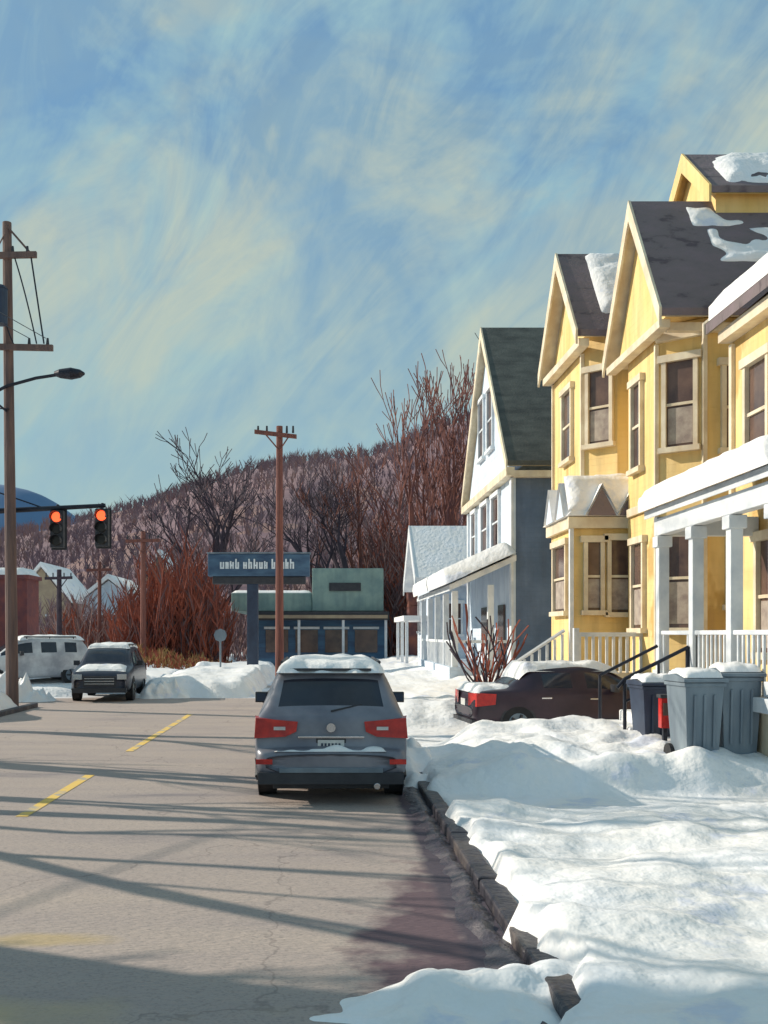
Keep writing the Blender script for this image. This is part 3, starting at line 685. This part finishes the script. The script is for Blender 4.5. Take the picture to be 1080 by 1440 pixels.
def suv(name,loc,rz,paint,snowcov=1.0):
    e=empty(name,loc,rz)
    st=[(0,.40,.78,.58,.60,.66,''),(.02,.34,.86,.64,.66,.72,''),(.09,.30,.90,.66,.68,.76,''),(.12,.29,.91,.69,.71,.80,''),(.14,.29,.915,.98,1.0,.80,''),(.17,.28,.92,1.04,1.06,.78,''),(.22,.27,.925,1.07,1.10,.76,'slope'),
        (.50,.25,.93,1.08,1.56,.67,''),(.58,.25,.93,1.08,1.60,.67,''),(.70,.25,.93,1.08,1.63,.68,'side'),(1.28,.24,.93,1.08,1.66,.68,''),(1.38,.24,.93,1.08,1.66,.68,'side'),(2.15,.24,.93,1.07,1.66,.68,''),(2.25,.24,.93,1.07,1.66,.68,'side'),
        (2.9,.24,.93,1.06,1.62,.67,'wind'),(3.5,.24,.92,1.04,1.08,.72,''),(3.62,.24,.92,1.02,1.04,.74,''),(4.3,.26,.9,.93,.95,.72,''),(4.52,.3,.84,.84,.86,.66,''),(4.62,.36,.76,.66,.68,.6,'')]
    loft(st,paint,e)
    wheels(e,.91,(.98,3.72),.35)
    b=MB()
    for s in(-1,1):
        b.add([(s*.905,.10,1.045),(s*.40,.105,1.0),(s*.42,.10,.88),(s*.55,.09,.82),(s*.925,.09,.80),(s*.94,.38,.86),(s*.935,.45,1.03)],[(0,1,2,3,4),(0,4,5,6)],'red')
        b.add([(s*.905,.10,1.045),(s*.40,.105,1.0),(s*.42,.16,.99),(s*.93,.3,1.06)],[(0,1,2,3)],'red')
        b.box(s*.80-.10,s*.80+.10,-.012,.01,.50,.56,'red')
        b.box(s*.62-.07,s*.62+.07,.078,.088,.90,.94,'plate')
    b.done('tail_lights',e)
    b=MB(); b.box(-.87,.87,-.015,.10,.26,.40,'plastic'); b.box(-.62,.62,-.03,.02,.40,.46,'bin'); 
    b.box(-.40,.40,.085,.11,.80,.83,'chrome'); b.box(-.7,.7,.13,.2,.19,.27,'plastic'); b.tube((.55,-.03,.24),(.55,.25,.24),.04,.04,'chrome',10)
    b.box(-.38,.38,.108,.118,.57,.60,'plastic')
    b.done('bumper_trim',e,bevel=.006)
    b=MB(); b.box(-.16,.16,.098,.112,.64,.78,'plate'); b.box(-.18,.18,.113,.13,.62,.80,'plastic'); b.tube((0,.06,.93),(0,.12,.93),.055,.055,'chrome',16)
    for k in range(6): b.box(-.12+k*.042,-.095+k*.042,.094,.0975,.68,.74,'bindark')
    b.done('licence_plate',e)
    b=MB(); b.tube((0,.20,1.12),(.38,.27,1.20),.012,.008,'plastic',6); b.box(-.5,.5,.47,.60,1.60,1.63,'plastic'); b.done('rear_wiper',e)
    b=MB()
    for s in(-1,1):
        b.obox((s*1.0,2.75,1.13),(1,0,0),.18,.12,.15,'plastic'); b.obox((s*.93,2.75,1.07),(1,0,0),.12,.05,.05,'plastic')
        b.obox((s*1.0,2.685,1.13),(1,0,0),.14,.012,.11,'bindark')
    b.done('mirrors',e,bevel=.03)
    b=MB()
    for s in(-1,1):
        b.tube((s*.62,.75,1.70),(s*.62,2.6,1.71),.02,.02,'plastic',6)
        b.box(s*.66-.14,s*.66+.14,4.5,4.63,.68,.84,'chrome')
        for y in (.85,1.7,2.5): b.tube((s*.62,y,1.62),(s*.62,y,1.7),.02,.02,'plastic',5)
    b.box(-.48,.48,4.57,4.66,.48,.78,'plastic'); b.box(-.8,.8,4.5,4.68,.28,.42,'plastic')
    for k in range(3): b.box(-.44,.44,4.66,4.675,.54+k*.08,.56+k*.08,'chrome')
    b.done('roof_rails_and_lamps',e)
    def f(x,y):
        d=min((.64-abs(x)+.06*nz(y*4,1))/.16,(y-.48-.08*nz(x*5,3))/.14,(2.75-y)/.3); d=max(0,min(1,d))
        return 1.575+.13*math.sqrt(d)+.06*nz(x*3,y*2.5,4)*d+.045*(d>0)*sm(.46,.8,y)
    sheet('roof_snow',lin(-.68,.68,50),lin(.40,2.8,60),f,'snow',e)
    def g(x,y):
        d=min((.7-abs(x))/.2,(y-3.5)/.1,(4.35-y)/.3); d=max(0,min(1,d)); return 1.05-.11*(y-3.55)+.08*d-.05*(d<=0)+.03*nz(x*3,y*3)*d
    sheet('hood_snow',lin(-.75,.75,24),lin(3.4,4.4,24),g,'snow',e)
    def bs(x0,x1,y0,y1,z,t,seed):
        def f(x,y):
            d=min((x-x0),(x1-x),(y-y0),(y1-y))/.04; d=max(0,min(1,d)); return z-.02+(t+.02)*d*max(0,.6+1.5*nz(x*4,y*4,seed))
        sheet('bumper_snow',lin(x0,x1,50),lin(y0,y1,8),f,'snow',e)
    bs(-.68,.66,.0,.13,.67,.035,3)
    return e
suv('parked_car',(.09,11.9,.008),0,'silver')
suv('parked_car',(-7.05,34.5,.01),math.radians(180+4),'navy')
suv('parked_car',(-8.6,37.0,.25),math.radians(118),'carwhite')

def sedan(name,loc,rz,paint):
    e=empty(name,loc,rz)
    st=[(0,.42,.70,.58,.60,.6,''),(.03,.34,.82,.80,.82,.68,''),(.10,.28,.86,.90,.92,.70,''),(.22,.26,.88,.93,.95,.70,''),(.62,.24,.88,.94,.97,.70,''),(.72,.24,.88,.94,.99,.66,'slope'),
        (1.15,.24,.88,.94,1.32,.58,''),(1.25,.24,.88,.94,1.36,.58,'side'),(2.05,.24,.88,.92,1.40,.58,''),(2.13,.24,.88,.92,1.40,.58,'side'),(2.75,.24,.88,.91,1.36,.58,'wind'),(3.4,.24,.88,.89,.93,.66,''),(3.5,.24,.87,.87,.9,.66,''),(4.2,.26,.83,.78,.80,.62,''),(4.4,.30,.74,.66,.68,.56,''),(4.46,.36,.64,.56,.58,.5,'')]
    loft(st,paint,e); wheels(e,.87,(.85,3.5),.32)
    b=MB()
    for s in(-1,1):
        b.add([(s*.86,.05,.90),(s*.38,.0,.88),(s*.40,-.005,.64),(s*.87,.04,.64),(s*.895,.40,.68),(s*.89,.42,.88)],[(0,1,2,3),(0,3,4,5)],'red')
    b.done('tail_lights',e)
    b=MB(); b.box(-.16,.16,-.01,.01,.62,.75,'plate'); b.box(-.75,.75,-.02,.1,.30,.38,'plastic')
    for s in(-1,1):
        b.obox((s*.97,2.7,.98),(1,0,0),.2,.1,.14,'plastic'); b.box(s*.62-.12,s*.62+.12,4.3,4.4,.6,.7,'chrome')
        b.box(s*.885-.006,s*.885+.006,1.3,1.5,.78,.81,'chrome'); b.box(s*.885-.006,s*.885+.006,2.25,2.45,.76,.79,'chrome')
    b.done('trim',e,bevel=.005)
    def f(x,y):
        d=max(0,min(1,min((.56-abs(x))/.14,(y-.9)/.2,(2.95-y)/.25))); zr=1.32-.28*(1-sm(.75,1.15,y))-.05*sm(2.6,2.95,y)
        return zr-.03+.17*math.sqrt(d)+.06*nz(x*3,y*3)*d
    sheet('roof_snow',lin(-.60,.60,30),lin(.85,3.0,44),f,'snow',e)
    def g(x,y):
        d=max(0,min(1,min((.76-abs(x))/.14,(y-.06)/.1,(.85-y)/.1))); return .89+.14*d+.05*nz(x*4,y*4)*d
    sheet('boot_snow',lin(-.80,.80,26),lin(.03,.88,18),g,'snow',e)
    def g2(x,y):
        d=max(0,min(1,min((.72-abs(x))/.14,(y-3.2)/.1,(4.2-y)/.3))); return .90-.12*(y-3.4)+.12*d-.04*(d<=0)+.05*nz(x*4,y*4)*d
    sheet('hood_snow',lin(-.76,.76,26),lin(3.15,4.25,28),g2,'snow',e)
    return e
sedan('parked_car',(2.75,19.6,.05),math.radians(-90+6),'plum')

def bin_(name,x,y,z,w,d,hh,m,rz=0,lid=None):
    e=empty(name,(x,y,z),rz); b=MB()
    vs=[]
    for zz,k in((.06,.80),(hh*.55,.92),(hh*.93,1.0)):
        vs+=[(-w/2*k,-d/2*k,zz),(w/2*k,-d/2*k,zz),(w/2*k,d/2*k,zz),(-w/2*k,d/2*k,zz)]
    fs=[(0,3,2,1)]+[(r*4+i,r*4+(i+1)%4,r*4+4+(i+1)%4,r*4+4+i) for r in(0,1) for i in range(4)]+[(8,9,10,11)]
    b.add(vs,fs,m)
    for k in(-.25,0,.25): b.obox((k*w,-d/2*.93-.012,hh*.5),(1,0,0),.035,.02,hh*.6,m,up=(0,-.05,1))
    b.box(-w/2-.02,w/2+.02,-d/2-.02,d/2+.02,hh*.89,hh*.935,m); b.done('bin_body',e,bevel=.02)
    b=MB(); b.prismx([(-d/2-.05,hh*.94),(-d/2-.05,hh*.975),(0,hh*1.03),(d/2,hh*1.0),(d/2+.03,hh*.94)],-w/2-.04,w/2+.04,lid or m); b.tube((-w/2,d/2+.07,hh*.93),(w/2,d/2+.07,hh*.93),.02,.02,m,8); b.done('bin_lid',e,bevel=.02)
    b=MB(); 
    for s in(-1,1): b.tube((s*(w/2*.8),d/2*.8,.12),(s*(w/2*.8+.06),d/2*.8,.12),.12,.12,'rubber',16)
    b.done('bin_wheels',e)
    def f(x,yy):
        q=max(0,min(1,min((w/2-abs(x))/.1,(d/2-abs(yy))/.1))); return hh*.99+.11*math.sqrt(q)+.05*nz(x*6,yy*6,z*9+y)*q
    sheet('bin_snow',lin(-w/2,w/2,18),lin(-d/2,d/2,18),f,'snow',e)
bin_('trash_bin',4.90,13.15,.36,.52,.6,1.15,'bin',.08)
bin_('trash_bin',5.48,13.3,.38,.52,.6,1.2,'bin',-.05)
bin_('trash_bin',5.0,15.0,.36,.60,.6,1.0,'bindark',.05)
h=empty('newspaper_box')
b=MB(); b.box(4.82,4.96,14.2,14.34,.72,1.15,'red'); b.box(4.80,4.98,14.18,14.36,1.15,1.2,'plastic'); b.box(4.86,4.92,14.24,14.30,.3,.72,'metal'); b.box(4.84,4.94,14.19,14.2,.9,1.08,'glass'); b.done('box',h,bevel=.01)

# ---------------------------------------------------------------- light and sky
el=math.radians(27); az=Vector((-.93,.34,0)).normalized()
to=Vector((az.x*math.cos(el),az.y*math.cos(el),math.sin(el)))
sl_=bpy.data.lights.new('sun','SUN'); sl_.energy=5.0; sl_.angle=math.radians(.5); sl_.color=(1,.90,.75)
so=bpy.data.objects.new('sun',sl_); S.collection.objects.link(so); so.rotation_euler=to.to_track_quat('Z','Y').to_euler()
w=bpy.data.worlds.new('World'); S.world=w; w.use_nodes=True; nt=w.node_tree; L=nt.links.new
bg=nt.nodes['Background']; bg.inputs[1].default_value=.095
sky=nd(nt,'ShaderNodeTexSky',sky_type='NISHITA'); sky.sun_disc=False; sky.sun_elevation=el; sky.sun_rotation=math.atan2(az.x,az.y)%(2*math.pi)
sky.ozone_density=1.5; sky.dust_density=.6
tc=nd(nt,'ShaderNodeTexCoord')
def nzn(scale,rot,sc,det,dist=0.0,ro=.6):
    m0=nd(nt,'ShaderNodeMapping'); m0.inputs['Rotation'].default_value=rot; L(tc.outputs['Generated'],m0.inputs[0])
    mp=nd(nt,'ShaderNodeMapping'); mp.inputs['Scale'].default_value=sc; L(m0.outputs[0],mp.inputs[0])
    n=nd(nt,'ShaderNodeTexNoise'); n.inputs['Scale'].default_value=scale; n.inputs['Detail'].default_value=det; n.inputs['Distortion'].default_value=dist; n.inputs['Roughness'].default_value=ro; L(mp.outputs[0],n.inputs['Vector']); return n.outputs['Fac']
def mr(v,a,c,d0=0,d1=1):
    m=nd(nt,'ShaderNodeMapRange'); m.inputs[1].default_value=a;m.inputs[2].default_value=c;m.inputs[3].default_value=d0;m.inputs[4].default_value=d1; L(v,m.inputs[0]); return m.outputs[0]
def mix(f,a,c):
    m=nd(nt,'ShaderNodeMix',data_type='RGBA'); L(f,m.inputs['Factor'])
    for s,v in(('A',a),('B',c)):
        if isinstance(v,tuple): m.inputs[s].default_value=(*v,1)
        else: L(v,m.inputs[s])
    return m.outputs['Result']
big=nzn(3.4,(0,.7,0),(1,1,1.25),5,.9)
stroke=nzn(4.5,(0,.9,0),(1,1,3.0),6,1.4,.65)
warm=nzn(4.5,(0,.6,0),(1,1,1.6),4,.8)
k=1/.095
blue=mix(mr(warm,.35,.65),(.19*k,.38*k,.59*k),(.29*k,.46*k,.55*k))
c=mix(mr(stroke,.2,.8,.7,.95),sky.outputs[0],blue)
cl=mix(mr(warm,.42,.62),(.35*k,.54*k,.58*k),(.51*k,.58*k,.50*k))
add=nd(nt,'ShaderNodeMath',operation='ADD'); L(mr(big,.42,.60,0,.72),add.inputs[0]); L(mr(stroke,.38,.66,-.22,.32),add.inputs[1])
cp=nd(nt,'ShaderNodeClamp'); L(add.outputs[0],cp.inputs[0])
c=mix(cp.outputs[0],c,cl)
sp=nd(nt,'ShaderNodeSeparateXYZ'); L(tc.outputs['Generated'],sp.inputs[0])
c=mix(mr(sp.outputs['Z'],.08,.36,.65,0),c,(.39*k,.56*k,.55*k))
L(c,bg.inputs[0])

# ---------------------------------------------------------------- camera
cd=bpy.data.cameras.new('camera'); cam=bpy.data.objects.new('camera',cd); S.collection.objects.link(cam); S.camera=cam
cam.location=(0,0,2.07); cam.rotation_euler=(math.radians(90),0,0)
cd.lens=35; cd.sensor_width=36; cd.sensor_fit='AUTO'; cd.shift_x=85/1440; cd.shift_y=171/1440; cd.clip_start=.1; cd.clip_end=6000
